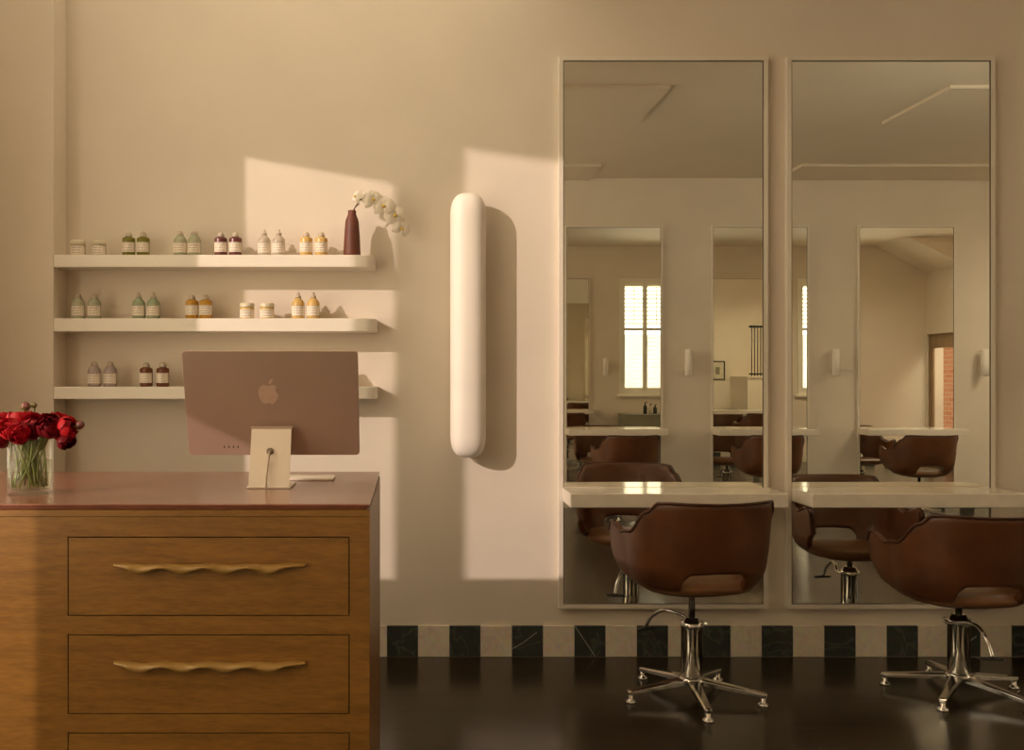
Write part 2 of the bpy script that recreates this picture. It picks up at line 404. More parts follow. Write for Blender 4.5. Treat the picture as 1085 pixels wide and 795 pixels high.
# ceiling: main ceiling, raised bay over the street end, flat dropped panels, wedge soffit
QX0, QX1, QY0, QY1 = 6.2, 7.5, .7, 2.7          # added unseen rooflight, brightens the far end of the room
bm = nb()
for (a, b, c, e) in ((.62, QX0, YB, YF), (QX1, XR, YB, YF), (QX0, QX1, YB, QY0), (QX0, QX1, QY1, YF)): add_box(bm, a, b, c, e, ZC, ZC+.2)
struct('ceiling', bm, 'ceiling')
bm = nb(); add_box(bm, QX0, QX1, QY0, QY1, ZC+.15, ZC+.16); struct('window_6', bm, 'window_glass')
RX0, RX1, RY0, RY1 = -2.0, .45, 2.95, 4.40      # added unseen rooflight, washes the front wall from above
bm = nb(); add_box(bm, .60, .62, YB, YF, ZC, 4.3)
for (a, b, c, e) in ((XL-.1, RX0, YB, YF), (RX1, .62, YB, YF), (RX0, RX1, YB, RY0), (RX0, RX1, RY1, YF)): add_box(bm, a, b, c, e, 4.3, 4.4)
struct('ceiling_bay', bm, 'ceiling')
bm = nb(); add_box(bm, RX0, RX1, RY0, RY1, 4.36, 4.37); struct('window_5', bm, 'window_glass')
n = 1
for (xa, xb, y0, y1) in ((.64, 1.80, 1.55, 2.50), (.64, 1.82, YB+.01, .05), (3.74, 6.1, 1.55, 2.50), (3.73, 6.1, YB+.01, .05)):
    bm = nb(); add_box(bm, xa, xb, y0, y1, ZC-.024, ZC-.0005); struct('trim_%d' % n, bm, 'ceiling'); n += 1
bm = nb(); add_prism(bm, [(7.23, 3.52, ZC-.001), (XR-.001, 3.52, 2.95), (XR-.001, 3.52, ZC-.001)], (0, YF-3.521, 0)); struct('ceiling_soffit', bm, 'ceiling')
# low stair enclosure in the far right back corner
bm = nb(); add_box(bm, 6.74, XR-.001, YB+.001, .35, 0, 1.30); add_box(bm, 6.72, XR-.001, YB+.001, .37, 1.30, 1.325); struct('wall_stair', bm, 'wall')

# chequered tile skirting
def skirting(name, x0, x1, yin, ydir, start, dark_first, veins=()):
    bm = nb(); ya, yb = sorted((yin, yin+ydir*.014)); x = start; d = dark_first
    while x < x1:
        a, b = max(x, x0), min(x+.15, x1)
        if b-a > .004: add_box(bm, a+.0006, b-.0006, ya, yb, .002, .149, 1 if d else 0)
        x += .15; d = not d
    add_box(bm, x0, x1, ya+(.003 if ydir < 0 else 0), yb-(0 if ydir < 0 else .003), 0, .147, 0)
    for (p, q) in veins:
        e = Vector(q)-Vector(p); nrm = Vector((-e.z, 0, e.x)).normalized()*.0012
        y = yin+ydir*.0146
        add_prism(bm, [(p[0]+nrm.x, y, p[2]+nrm.z), (q[0]+nrm.x, y, q[2]+nrm.z), (q[0]-nrm.x, y, q[2]-nrm.z), (p[0]-nrm.x, y, p[2]-nrm.z)], (0, .0004, 0), 2)
    struct(name, bm, ['white_tile', 'dark_tile', 'vein'])
tx = (410-PX)/220.
skirting('baseboard_front', PIER_X, XR, YF, -1, tx-.15*12, True,
         [((tx+.90+.004, 0, .147), (tx+.90+.10, 0, .004)), ((tx+.60+.002, 0, .040), (tx+.60+.055, 0, .070)), ((tx+.655, 0, .07), (tx+.72, 0, .12)),
          ((tx+2.70+.15*.0+.02, 0, .02), (tx+2.70+.13, 0, .10))])
skirting('baseboard_back', XL, 6.72, YB, 1, -2.2, True)
skirting_r = nb(); add_box(skirting_r, XR-.014, XR, .37, DY0-.01, 0, .149); struct('baseboard_right', skirting_r, 'white_tile')
skl = nb(); add_box(skl, XL, XL+.014, YB+.02, PIER_Y-.01, 0, .149); struct('baseboard_left', skl, 'white_tile')

# ------------------------------------------------------------------ shuttered windows on the front wall
def shutter_window(idx, a, b):
    bm = nb(); z0, z1 = WZ0, WZ1; y = YF
    for (p, q, r, s) in ((a, a+.05, z0, z1), (b-.05, b, z0, z1), (a+.05, b-.05, z1-.06, z1), (a+.05, b-.05, z0, z0+.05)):
        add_box(bm, p, q, y-.012, y+.08, r, s)
    win = struct('window_%d' % idx, bm, 'shutter')
    bm = nb(); add_box(bm, a-.04, b+.04, y-.06, y+.08, z0-.035, z0-.001); obj('window_sill', bm, 'shutter', win, bevel=.004)
    bm = nb(); add_box(bm, a+.02, b-.02, y+.13, y+.136, z0+.02, z1-.02); obj('pane', bm, 'window_glass', win)
    mid = (a+b)/2; zm = 2.07
    for (p, q) in ((a+.05, mid), (mid, b-.05)):
        for (r, s, open_) in ((z0+.05, zm, False), (zm, z1-.06, True)):
            bm = nb(); st = .035
            add_box(bm, p+.001, p+st, y, y+.03, r, s); add_box(bm, q-st, q-.001, y, y+.03, r, s)
            ra, rb = (.055, .022) if not open_ else (.022, .055)
            add_box(bm, p+st, q-st, y, y+.03, s-rb, s); add_box(bm, p+st, q-st, y, y+.03, r, r+ra)
            pan = obj('shutter_panel', bm, 'shutter', win)
            bm = nb(); zz = r+st+.05; hgt = .064
            ang = math.radians(-24) if open_ else math.radians(80)
            while zz < s-st-.03:
                dy, dz = .032*math.cos(ang), .032*math.sin(ang)
                add_prism(bm, [(p+st, y+.015-dy, zz-dz-.003), (p+st, y+.015+dy, zz+dz-.003), (p+st, y+.015+dy, zz+dz+.003), (p+st, y+.015-dy, zz-dz+.003)], (q-p-2*st, 0, 0))
                zz += hgt
            obj('louvres', bm, 'shutter' if open_ else 'louvre', pan)
            if open_:
                bm = nb(); add_box(bm, (p+q)/2-.006, (p+q)/2+.006, y-.022, y-.014, r+st+.04, s-st-.03); obj('tilt_rod', bm, 'shutter', pan)
for i, (a, b) in enumerate(WIN): shutter_window(i+1, a, b)

# ------------------------------------------------------------------ mirrors and vanity shelves
def mirror(name_label, x0, x1, ywall, sgn, group):
    """sgn -1: hangs on the front wall (faces -y); +1: on the back wall"""
    z0, z1 = .257, 2.86; f = .020; d = .032
    t = thing('wall_mirror', name_label, 'mirror', ((x0+x1)/2, ywall, z0-f), 0, group)
    hw = (x1-x0)/2; H = z1-z0
    def yy(a, b): return sorted((sgn*a, sgn*b))
    bm = nb(); ya, yb = yy(.0005, d)
    for (a, b, c, e) in ((-hw-f, -hw, 0, H+2*f), (hw, hw+f, 0, H+2*f), (-hw, hw, 0, f), (-hw, hw, H+f, H+2*f)):
        add_box(bm, a, b, ya, yb, c, e)
    obj('mirror_frame', bm, 'frame', t)
    bm = nb(); ya, yb = yy(.004, d-.006)
    add_box(bm, -hw, hw, ya, yb, f, H+f); obj('mirror_glass', bm, 'mirror', t)
    bm = nb(); ya, yb = yy(d-.006, d-.0035); e = .004
    for (a, b, c, g) in ((-hw, -hw+e, f, H+f), (hw-e, hw, f, H+f), (-hw+e, hw-e, f, f+e), (-hw+e, hw-e, H+f-e, H+f)):
        add_box(bm, a, b, ya, yb, c, g)
    obj('bevel_strip', bm, 'edge', t)
    return t
def vanity(label, x0, x1, ywall, sgn, group):
    bm = nb(); w = (x1-x0)/2; ya, yb = sorted((sgn*.0325, sgn*.265))
    add_box(bm, -w, w, ya, yb, 0, .064)
    o = obj('vanity_shelf', bm, 'stone', loc=((x0+x1)/2, ywall, .752), bevel=.004)
    return tag(o, label, 'shelf', group)
G1, G2 = 'tall wall mirrors', 'vanity ledges under the mirrors'
FM = [(.730, 1.690, 'tall white-framed wall mirror above the left brown chair, nearest the capsule wall light'),
      (1.822, 2.777, 'tall white-framed wall mirror behind the chair at the right edge'),
      (4.595, 5.55, 'third mirror on the window wall, seen only by reflection between two shuttered windows')]
FV = ['white stone ledge across the mirror behind the left brown chair', 'white stone ledge across the right-hand mirror, running off the frame',
      'white ledge on the third mirror of the window wall, seen by reflection']
for (a, b, l), s in zip(FM, FV):
    mirror(l, a, b, YF, -1, G1)
    k = (.726, 1.716) if a < 1 else ((1.822, 2.81) if a < 2 else (a-.01, b+.02))
    vanity(s, k[0], k[1], YF, -1, G2)
BM = [(1.589, 2.548, 'reflected mirror on the opposite wall, showing a shuttered window'),
      (3.08, 4.04, 'reflected mirror on the opposite wall, showing a small black-framed picture'),
      (4.574, 5.533, 'reflected mirror on the opposite wall, showing a doorway and brick')]
BV = ['reflected white ledge on the opposite wall under the mirror showing the window',
      'reflected white ledge on the opposite wall, partly hidden behind the mirror gap',
      'reflected white ledge on the opposite wall under the mirror showing the doorway']
for (a, b, l), s in zip(BM, BV):
    mirror(l, a, b, YB, 1, G1); vanity(s, a-.015, b+.015, YB, 1, G2)

# slim wall lamps
def slim_lamp(label, x, ywall, sgn, cord=0.):
    t = thing('slim_wall_lamp', label, 'lamp', (x, ywall, 1.345), 0, 'slim white wall lamps')
    bm = nb(); ya, yb = sorted((sgn*.0005, sgn*.014)); add_box(bm, -.03, .03, ya, yb, .05, .22); obj('back_plate', bm, 'frame', t, bevel=.003)
    bm = nb(); ya, yb = sorted((sgn*.014, sgn*.045)); add_box(bm, -.012, .012, ya, yb, .11, .16); obj('lamp_arm', bm, 'frame', t)
    bm = nb(); add_lathe(bm, [(.026, 0), (.036, .006), (.036, .264), (.026, .27)], 20, (0, sgn*.08, 0)); obj('lamp_shade', bm, 'lamp_white', t, smooth=False)
    if cord:
        bm = nb(); y = sgn*.005
        add_tube(bm, curve_pts([(.03, y, .09), (.08, y, .068), (.14, y, .06), (cord, y, .058)], 8), .0035, 6); obj('power_cord', bm, 'frame', t)
slim_lamp('slim white wall lamp reflected between the window mirror and its right neighbour', 2.815, YB, 1, .225)
slim_lamp('slim white wall lamp reflected just right of the gap between the two big mirrors', 4.307, YB, 1, .225)
slim_lamp('slim white wall lamp reflected right of the mirror that shows the doorway', 5.814, YB, 1)
slim_lamp('slim white wall lamp beside the shuttered window, a tiny reflection', 3.03, YF, -1)

# ------------------------------------------------------------------ large capsule wall light
def capsule():
    x = wx(496, 4.44)
    t = thing('capsule_wall_light', 'long white capsule-shaped wall light between the shelves and mirror', 'lamp', (x, YF, .967))
    bm = nb(); add_box(bm, -.025, .025, -.03, -.0005, .3, .95); obj('wall_bracket', bm, 'frame', t)
    bm = nb(); H = 1.243; r = .0835; rings = []
    N = 14; prof = []
    for i in range(N+1):
        a = PI/2*i/N; prof.append((math.sin(a)**.62, .115*(1-math.cos(a)**.8)))
    prof = prof + [(p, H-z) for p, z in prof[::-1]]
    for p, z in prof:
        ring = []
        for k in range(40):
            a = 2*PI*k/40; ca, sa = math.cos(a), math.sin(a)
            rx = r*(abs(ca)**.85)*(1 if ca >= 0 else -1); ry = r*(abs(sa)**.85)*(1 if sa >= 0 else -1)
            ring.append((max(p, .02)*rx, -.098+max(p, .02)*ry*.92, z))
        rings.append(ring)
    add_loft(bm, rings); obj('lamp_shade', bm, 'lamp_white', t)
    return t
capsule()

# ------------------------------------------------------------------ floating shelves
SH = [(1.913, .057, wx(396.5, 4.38), 'topmost white floating shelf, holding the dark red vase'),
      (1.618, .061, wx(398.5, 4.38), 'middle white floating shelf, with the amber bottles'),
      (1.300, .057, wx(399, 4.38), 'lowest white floating shelf, partly hidden behind the computer')]
for zt, th, xr, l in SH:
    bm = nb(); y0, y1 = PIER_Y+.001, YF-.0005; pts = [(PIER_X+.0005, y1), (PIER_X+.0005, y0)]
    R = .055
    for i in range(9):
        a = -PI/2+PI/2*i/8; pts.append((xr-R+R*math.cos(a), y0+R+R*math.sin(a)))
    pts.append((xr, y1))
    add_prism(bm, [(x-PIER_X, y-YF, 0) for x, y in pts], (0, 0, th))
    o = obj('floating_shelf', bm, 'shelf', loc=(PIER_X, YF, zt-th), bevel=.003); tag(o, l, 'shelf', 'floating shelves in the niche')

# ------------------------------------------------------------------ bottles and tubs
def make_bottle(kind, bmat, label, px, zs, group, depth=4.44, k=1.):
    t = thing('product_tub' if kind == 'tub' else 'product_bottle', label, 'tub' if kind == 'tub' else 'bottle', (wx(px, depth), depth, zs), rnd.uniform(-.12, .12), group)
    if kind == 'tub':
        r = .033*k
        prof = [(r*.9, 0), (r, .004), (r, .05), (r*.97, .054)]; lab = (.006, .044)
        cap = [(r*1.03, .0), (r*1.04, .004), (r*1.04, .017), (r*.9, .021), (0, .021)]; cz = .054
    elif kind == 'square':
        r = .0295*k
        prof = [(r*.86, 0), (r, .005), (r, .080), (r*.93, .086), (r*.55, .089), (r*.5, .093)]; lab = (.018, .064)
        cap = [(.0155, 0), (.0165, .003), (.014, .016), (.008, .022), (0, .0235)]; cz = .091
    elif kind == 'round':
        r = .0305*k
        prof = [(r*.86, 0), (r, .005), (r, .070), (r*.95, .078), (r*.75, .089), (r*.5, .096), (r*.48, .100)]; lab = (.014, .062)
        cap = [(.0155, 0), (.016, .003), (.013, .015), (.009, .019), (0, .020)]; cz = .098
    elif kind == 'pump':
        r = .030*k
        prof = [(r*.86, 0), (r, .005), (r, .070), (r*.93, .080), (r*.65, .090), (r*.42, .096), (r*.40, .102)]; lab = (.014, .062)
        cap = [(.013, 0), (.0135, .009), (.0075, .012), (.0065, .023), (.004, .027), (0, .028)]; cz = .099
    bm = nb(); add_lathe(bm, prof, 24); obj('bottle_body' if kind != 'tub' else 'tub_body', bm, bmat, t)
    bm = nb(); add_lathe(bm, cap, 20, (0, 0, cz)); obj('cap' if kind != 'tub' else 'lid', bm, 'b_lid' if kind == 'tub' else 'b_cap', t)
    bm = nb(); rr = r+.0007; rings = []
    for z in lab: rings.append([(rr*math.sin(a), -rr*math.cos(a), z) for a in [math.radians(-78+156*i/16) for i in range(17)]])
    add_loft(bm, rings, closed=False, cap0=False, cap1=False); obj('paper_label', bm, 'label', t)
    return t
Z1, Z2, Z3 = SH[0][0]+.0004, SH[1][0]+.0004, SH[2][0]+.0004
TOP, MID, LOW = 'hair products on the top shelf', 'hair products on the middle shelf', 'hair products on the lowest shelf'
rows = [
 ('tub', 'b_tub', 83, Z1, TOP, 'cream lidded tub at the far left end of the top shelf'),
 ('tub', 'b_tub', 105, Z1, TOP, 'cream lidded tub on the top shelf, second item from the pier'),
 ('square', 'b_olive', 136.5, Z1, TOP, 'left of the two olive green bottles on the top shelf'),
 ('square', 'b_olive', 151.8, Z1, TOP, 'right of the two olive green bottles on the top shelf'),
 ('round', 'b_sage', 191, Z1, TOP, 'left of the two sage green bottles on the top shelf'),
 ('round', 'b_sage', 206, Z1, TOP, 'right of the two sage green bottles on the top shelf'),
 ('square', 'b_plum', 234, Z1, TOP, 'left of the two plum brown bottles on the top shelf'),
 ('square', 'b_plum', 249.5, Z1, TOP, 'right of the two plum brown bottles on the top shelf'),
 ('pump', 'b_clear', 280, Z1, TOP, 'left of the two milky clear bottles on the top shelf'),
 ('pump', 'b_clear', 295.5, Z1, TOP, 'right of the two milky clear bottles on the top shelf'),
 ('square', 'b_yellow', 324.5, Z1, TOP, 'left of the two yellow bottles on the top shelf'),
 ('square', 'b_yellow', 340.5, Z1, TOP, 'yellow bottle on the top shelf, next to the dark red vase'),
 ('round', 'b_sage', 83, Z2, MID, 'sage bottle at the far left end of the middle shelf'),
 ('round', 'b_sage', 100, Z2, MID, 'sage bottle on the middle shelf, second from the pier'),
 ('pump', 'b_mint', 147, Z2, MID, 'left of the two mint bottles with thin nozzles, middle shelf'),
 ('pump', 'b_mint', 162.5, Z2, MID, 'right of the two mint bottles with thin nozzles, middle shelf'),
 ('square', 'b_amber', 203.5, Z2, MID, 'left of the two amber orange bottles on the middle shelf'),
 ('square', 'b_amber', 218, Z2, MID, 'right of the two amber orange bottles on the middle shelf'),
 ('tub', 'b_yellow', 262, Z2, MID, 'left of the two pale yellow tubs on the middle shelf'),
 ('tub', 'b_yellow', 283, Z2, MID, 'right of the two pale yellow tubs on the middle shelf'),
 ('pump', 'b_yellow', 316, Z2, MID, 'left of the two yellow nozzle bottles on the middle shelf'),
 ('pump', 'b_yellow', 332, Z2, MID, 'rightmost yellow nozzle bottle on the middle shelf'),
 ('round', 'b_lav', 100, Z3, LOW, 'left of the two lavender grey bottles on the lowest shelf'),
 ('round', 'b_lav', 117, Z3, LOW, 'right of the two lavender grey bottles on the lowest shelf'),
 ('square', 'b_brown', 155, Z3, LOW, 'left of the two chestnut brown bottles on the lowest shelf'),
 ('square', 'b_brown', 172.5, Z3, LOW, 'chestnut brown bottle on the lowest shelf, nearest the computer'),
 ('square', 'b_yellow', 357, Z3, LOW, 'bottle on the lowest shelf behind the computer, only its shadow showing'),
]
for kind, m, px, z, g, l in rows: make_bottle(kind, m, l, px, z, g)

# ------------------------------------------------------------------ dark red bottle vase with an orchid spray
VX, VY = wx(373, 4.427), 4.427
bm = nb()
add_lathe(bm, [(.030, 0), (.040, .003), (.0405, .008), (.037, .09), (.032, .158), (.030, .168), (.022, .188), (.0195, .196), (.0195, .212), (.018, .2135), (.0155, .212), (.0155, .17), (.01, .15)], 28)
tag(obj('bottle_vase', bm, 'vase_red', loc=(VX, VY, Z1)), 'dark red clay bottle vase at the right end of the top shelf', 'vase')
oroot = thing('orchid_spray', 'white orchid spray arching out of the dark red vase', 'flower', (VX, VY, Z1+.16))
def P(px, py, y): return Vector((wx(px, y), y, CAMZ-(py-397.5)*y/1000)) - Vector(oroot.location)
bm = nb()
add_tube(bm, curve_pts([(0, 0, .0), (.006, -.002, .05), P(383, 211, 4.41), P(395, 208, 4.40), P(408, 214, 4.40), P(419, 224, 4.41), P(426, 238, 4.42)], 6), .0032, 6)
add_tube(bm, [P(377.5, 219, 4.425), P(381, 216, 4.42)], .0018, 6)
obj('orchid_stem', bm, 'orchid_stem', oroot)
def orchid_bloom(c, normal, size, spin):
    z = Vector(normal).normalized(); x = z.cross(Vector((0, 0, 1))).normalized(); y = z.cross(x)*-1
    bm = nb()
    for k, (ang, ln, wd) in enumerate(((90, 1., .42), (215, 1., .40), (325, 1., .40), (12, 1.04, .66), (168, 1.04, .66))):
        a = math.radians(ang+spin); d = x*math.cos(a)+y*math.sin(a); s = z.cross(d)
        rows_ = []
        for i in range(6):
            u = i/5; w = wd*size*.5*math.sin(PI*min(1, .12+u*.86))**.7; up = size*(.10+.10*math.sin(u*PI)-.16*u*u)+(.002 if k > 2 else 0)
            rows_.append([c+d*(size*.5*ln*u+.002)+s*(w*v)+z*(up-.07*size*abs(v)**2) for v in (-1, -.5, 0, .5, 1)])
        add_loft(bm, rows_, closed=False, cap0=False, cap1=False)
    b = obj('bloom', bm, 'orchid', oroot)
    bm = nb(); cc = c+z*size*.16
    rings = []
    for i in range(7):
        t = i/6; r = size*.085*math.sin(PI*(.08+.88*t))
        rings.append([cc+z*(size*.16*(t-.3))-y*(size*.06*t)+r*(x*math.cos(2*PI*k/10)+y*math.sin(2*PI*k/10)) for k in range(10)])
    add_loft(bm, rings); obj('bloom_lip', bm, 'orchid_lip', b)
orchid_bloom(P(379, 209, 4.41), (-.75, -.45, .35), .080, 12)
orchid_bloom(P(395, 212, 4.40), (.15, -1, .1), .096, -8)
orchid_bloom(P(407, 219, 4.40), (-.1, -1, .1), .104, 6)
orchid_bloom(P(418.5, 228.5, 4.41), (.1, -1, 0), .098, -14)
orchid_bloom(P(425, 242, 4.42), (.25, -1, -.15), .086, 20)

# ------------------------------------------------------------------ reception desk
DXR, DXL, DYF, DYB, DZT = -.1106, -1.62, 2.555, 3.415, 1.005
desk = thing('reception_desk', 'golden oak reception desk with a polished red-brown top and wavy handles', 'desk', (DXR, DYF, 0))
W = DXR-DXL; D = DYB-DYF
bm = nb()
def slab(i, z): return [(-W, i, z), (-i, i, z), (-i, D, z), (-W, D, z)]
add_loft(bm, [slab(.010, DZT-.016), slab(.008, DZT-.014), slab(0, DZT-.0025), slab(.002, DZT)])
for f in bm.faces: f.smooth = False
obj('countertop', bm, 'counter', desk)
ZB = DZT-.0162; xl, xr_ = -.926-DXR, -.168-DXR
drz = [(.705, .914), (.439, .649), (.173, .383)]
bm = nb(); ft = .03
add_box(bm, -W, 0, ft, D, .0, ZB)                                   # carcass
add_box(bm, -W, 0, .0, ft, .972, ZB)                                # top rail
add_box(bm, -W, -.0, .0015, ft, .914+.0032, .9705)
add_box(bm, -W, xl-.0032, .0015, ft, 0, .9172); add_box(bm, xr_+.0032, 0, .0015, ft, 0, .9172)
add_box(bm, xl-.0032, xr_+.0032, .0015, ft, .649+.0032, .705-.0032); add_box(bm, xl-.0032, xr_+.0032, .0015, ft, .383+.0032, .439-.0032)
add_box(bm, xl-.0032, xr_+.0032, .0015, ft, 0, .173-.0032)
body = obj('desk_body', bm, 'oak', desk)
bm = nb(); add_box(bm, xl-.003, xr_+.003, ft-.004, ft-.001, .17, .917); obj('gap_shade', bm, 'dark', desk)  # dark sheet put in for the shade between drawer fronts
for z0, z1 in drz:
    bm = nb(); add_box(bm, xl, xr_, .0015, ft-.004, z0, z1); dr = obj('drawer', bm, 'oak', desk)
    bm = nb(); hx0, hx1 = -.802-DXR, -.282-DXR; zt = (z0+z1)/2+.036
    rings = []; N = 90
    for i in range(N+1):
        u = i/N; x = hx0+(hx1-hx0)*u
        lobe = .5+.5*math.cos(2*PI*(u-.133)/.222)
        env = min(1, .12+u/.10)*min(1, .1+(1-u)/.17); env = env**.8
        rz = .0032+.0032*env+.0075*lobe*env
        ry = .006+.006*env+.012*(1-.55*lobe)*env
        zc = zt-rz-.0015*math.sin(2*PI*(u-.133)/.222)*env
        ring = []
        for k in range(16):
            a = 2*PI*k/16; ring.append((x, -.012*env-.002-ry*math.cos(a)*.9+.002, zc+rz*math.sin(a)))
        rings.append(ring)
    add_loft(bm, rings)
    for q in (.2, .5, .8): add_box(bm, hx0+(hx1-hx0)*q-.012, hx0+(hx1-hx0)*q+.012, -.015, .0016, zt-.011, zt-.003)
    obj('wavy_handle', bm, 'oak_handle', dr)

# ------------------------------------------------------------------ all-in-one computer seen from behind
CX, CY = -.437, 2.905
comp = thing('desktop_computer', 'rose metal desktop computer seen from behind on the desk', 'computer', (CX, CY, DZT+.0003))
H0, H1 = .093, .424; ytop, ybot = .020, .120          # panel: bottom/top height, depth behind stand foot
up = Vector((0, ytop-ybot, H1-H0)); L = up.length; up.normalize(); right = Vector((1, 0, 0)); nrm = right.cross(up)  # points away from camera
base = Vector((0, ybot, H0))
if nrm.y < 0: nrm = -nrm
def rrect(w, h, r, n=6):
    pts = []
    for cx, cy, a0 in ((w/2-r, h-r, 0), (-w/2+r, h-r, 90), (-w/2+r, r, 180), (w/2-r, r, 270)):
        for i in range(n+1):
            a = math.radians(a0+90*i/n); pts.append((cx+r*math.cos(a), cy+r*math.sin(a)))
    return pts
def on_panel(u, v, d): return base+right*u+up*v+nrm*d
bm = nb(); add_prism(bm, [on_panel(u, v, 0) for u, v in rrect(.547, L, .012)], nrm*.0115)
panel = obj('display_housing', bm, 'pink_alu', comp, bevel=.0015)
bm = nb(); add_prism(bm, [on_panel(u, v+.02, .0116) for u, v in rrect(.535, L-.026, .006)], nrm*.0008); obj('display_glass', bm, 'screen', panel)
# emblem: apple outline with a bite, and its leaf
lc = (-.009, L*.60); ls = .0345
def apple():
    pts = []
    half = [(0, -.86), (.16, -.97), (.36, -1.0), (.62, -.82), (.84, -.45), (.93, -.10)]
    bite = [(.80, .02), (.70, .17), (.66, .34), (.70, .50), (.78, .60)]
    top = [(.60, .76), (.40, .82), (.18, .77), (0, .70)]
    left = [(-.20, .77), (-.42, .82), (-.66, .74), (-.86, .50), (-.95, .15), (-.93, -.12), (-.82, -.48), (-.60, -.84), (-.38, -1.0), (-.17, -.97)]
    return half+bite+top+left
bm = nb(); add_prism(bm, [on_panel(lc[0]+x*ls*.98, lc[1]+y*ls, -.0009) for x, y in apple()], nrm*.0008)
leaf = [(.02, .86), (.05, 1.10), (.20, 1.32), (.42, 1.42), (.42, 1.20), (.28, .98)]
add_prism(bm, [on_panel(lc[0]+x*ls, lc[1]+y*ls, -.0009) for x, y in leaf], nrm*.0008)
obj('emblem', bm, 'logo', panel)
bm = nb()
for i in range(4): add_prism(bm, [on_panel(-.158+i*.0145+x, .0235+y, -.0004) for x, y in rrect(.0032, .0088, .0015, 3)], nrm*.0004)
obj('ports', bm, 'dark', panel)
bm = nb(); add_prism(bm, [on_panel(.248+.0055*math.cos(a*PI/8), .024+.0055*math.sin(a*PI/8), -.0006) for a in range(16)], nrm*.0006); obj('power_button', bm, 'pink_alu', panel)
# stand: leaning plate with the cable hole, and flat foot
p0, p1 = Vector((0, .004, .006)), Vector((0, .062, .182))
ud = (p1-p0); SLn = ud.length; ud.normalize(); nd = Vector((0, ud.z, -ud.y))
def on_st(u, v, d): return p0+right*u+ud*v+nd*d
hole = (-.0015, SLn*.60, .0115)
bm = nb()
outer = [(-.0625, 0), (.0625, 0), (.0625, SLn), (-.0625, SLn)]
n = 24
for d in (0, .006):
    ov, iv = [], []
    for i in range(n):
        a = 2*PI*i/n-3*PI/4+PI/n*0; ca, sa = math.cos(a), math.sin(a)
        k = 1/max(abs(ca), abs(sa))
        ux, vy = ca*k, sa*k
        ov.append(bm.verts.new(on_st(ux*.0625, SLn*(.5+.5*vy), d))); iv.append(bm.verts.new(on_st(hole[0]+hole[2]*ca, hole[1]+hole[2]*sa, d)))
    for i in range(n):
        j = (i+1) % n; bm.faces.new([ov[i], ov[j], iv[j], iv[i]])
    if d == 0: o0, i0 = ov, iv
    else: o1, i1 = ov, iv
for i in range(n):
    j = (i+1) % n; bm.faces.new([o0[i], o0[j], o1[j], o1[i]]); bm.faces.new([i0[i], i0[j], i1[j], i1[i]])
st = obj('stand', bm, 'stand_alu', comp)
bm = nb(); add_prism(bm, [on_st(-.0655, SLn-.002, -.001), on_st(.0655, SLn-.002, -.001), on_st(.0655, SLn+.007, .0), on_st(-.0655, SLn+.007, .0)], nd*.036); obj('stand_hinge', bm, 'pink_alu', st)
bm = nb(); add_box(bm, -.068, .068, -.002, .145, 0, .006); obj('stand_foot', bm, 'stand_alu', comp, bevel=.002)
bm = nb(); c0 = on_st(hole[0], hole[1], .012)
rings = []
for d, r in ((.03, .0105), (-.004, .0105), (-.008, .008)):
    rings.append([on_st(hole[0]+r*math.cos(2*PI*k/20), hole[1]+r*math.sin(2*PI*k/20), d) for k in range(20)])
add_loft(bm, rings); obj('plug', bm, 'grey_plastic', comp)
bm = nb(); q = on_st(hole[0], hole[1]-.002, -.008)
add_tube(bm, curve_pts([q, q+Vector((.001, -.012, -.008)), q+Vector((-.004, -.018, -.05)), Vector((-.006, -.008, .03)), Vector((-.006, -.012, .004))], 8), .0032, 8)
obj('power_cable', bm, 'cable', comp)
# trackpad
tp = nb(); add_prism(tp, [(u, v, 0) for u, v in rrect(.162, .115, .009)], (0, 0, .0075))
tag(obj('trackpad', tp, 'white_plastic', loc=(-.337, 3.12, DZT+.0003), bevel=.002), 'flat white trackpad lying on the desk behind the computer stand', 'trackpad')

# ------------------------------------------------------------------ glass vase of ranunculus
FX, FY, FZ = wx(32, 2.79), 2.79, DZT+.0003
vroot = thing('glass_vase', 'clear glass cylinder vase of red flowers on the desk', 'vase', (FX, FY, FZ))
bm = nb(); r = .0655
add_lathe(bm, [(r-.004, 0), (r, .004), (r, .158), (r-.001, .160), (r-.0035, .158), (r-.0035, .017), (r-.012, .013), (0, .012)], 48)
obj('vase_glass', bm, 'glass', vroot)
bm = nb(); add_lathe(bm, [(0, .0135), (r-.013, .0145), (r-.0045, .019), (r-.0045, .098), (0, .098)], 48); obj('water', bm, 'water', vroot)
def petal_rows(R, ang, tilt, h, wd, op):
    """one curved cupped petal of a globe bloom of radius R"""
    rows_ = []
    for i in range(6):
        u = i/5; lat = math.radians(-75+u*h)
        rr = R*math.cos(lat)*(1+op*u*u); zz = R*math.sin(lat)*.92
        half = wd*math.sin(PI*(.16+.80*u))**.6
        row = []
        for v in (-1, -.5, 0, .5, 1):
            a = ang+half*v; k = 1+.05*abs(v)*(1 if v > 0 else -.4)+.02*math.sin(7*ang+3*v)
            row.append((rr*k*math.cos(a), rr*k*math.sin(a), zz+.02*R*abs(v)))
        rows_.append(row)
    return rows_
def bloom_mesh(seed):
    rr = random.Random(seed); bm = nb()
    for layer in range(6):
        R = 1.0-.135*layer; n = (7, 6, 6, 5, 4, 3)[layer]
        for k in range(n):
            ang = 2*PI*(k+.5*layer)/n+rr.uniform(-.12, .12)
            add_loft(bm, petal_rows(R*rr.uniform(.95, 1.03), ang, 0, 118+9*layer+rr.uniform(-8, 8), .62+.03*layer, .14-.06*layer), closed=False, cap0=False, cap1=False)
    me = bpy.data.meshes.new('ranunculus_bloom'); bm.to_mesh(me); bm.free()
    for p in me.polygons: p.use_smooth = True
    return me
BL = {}
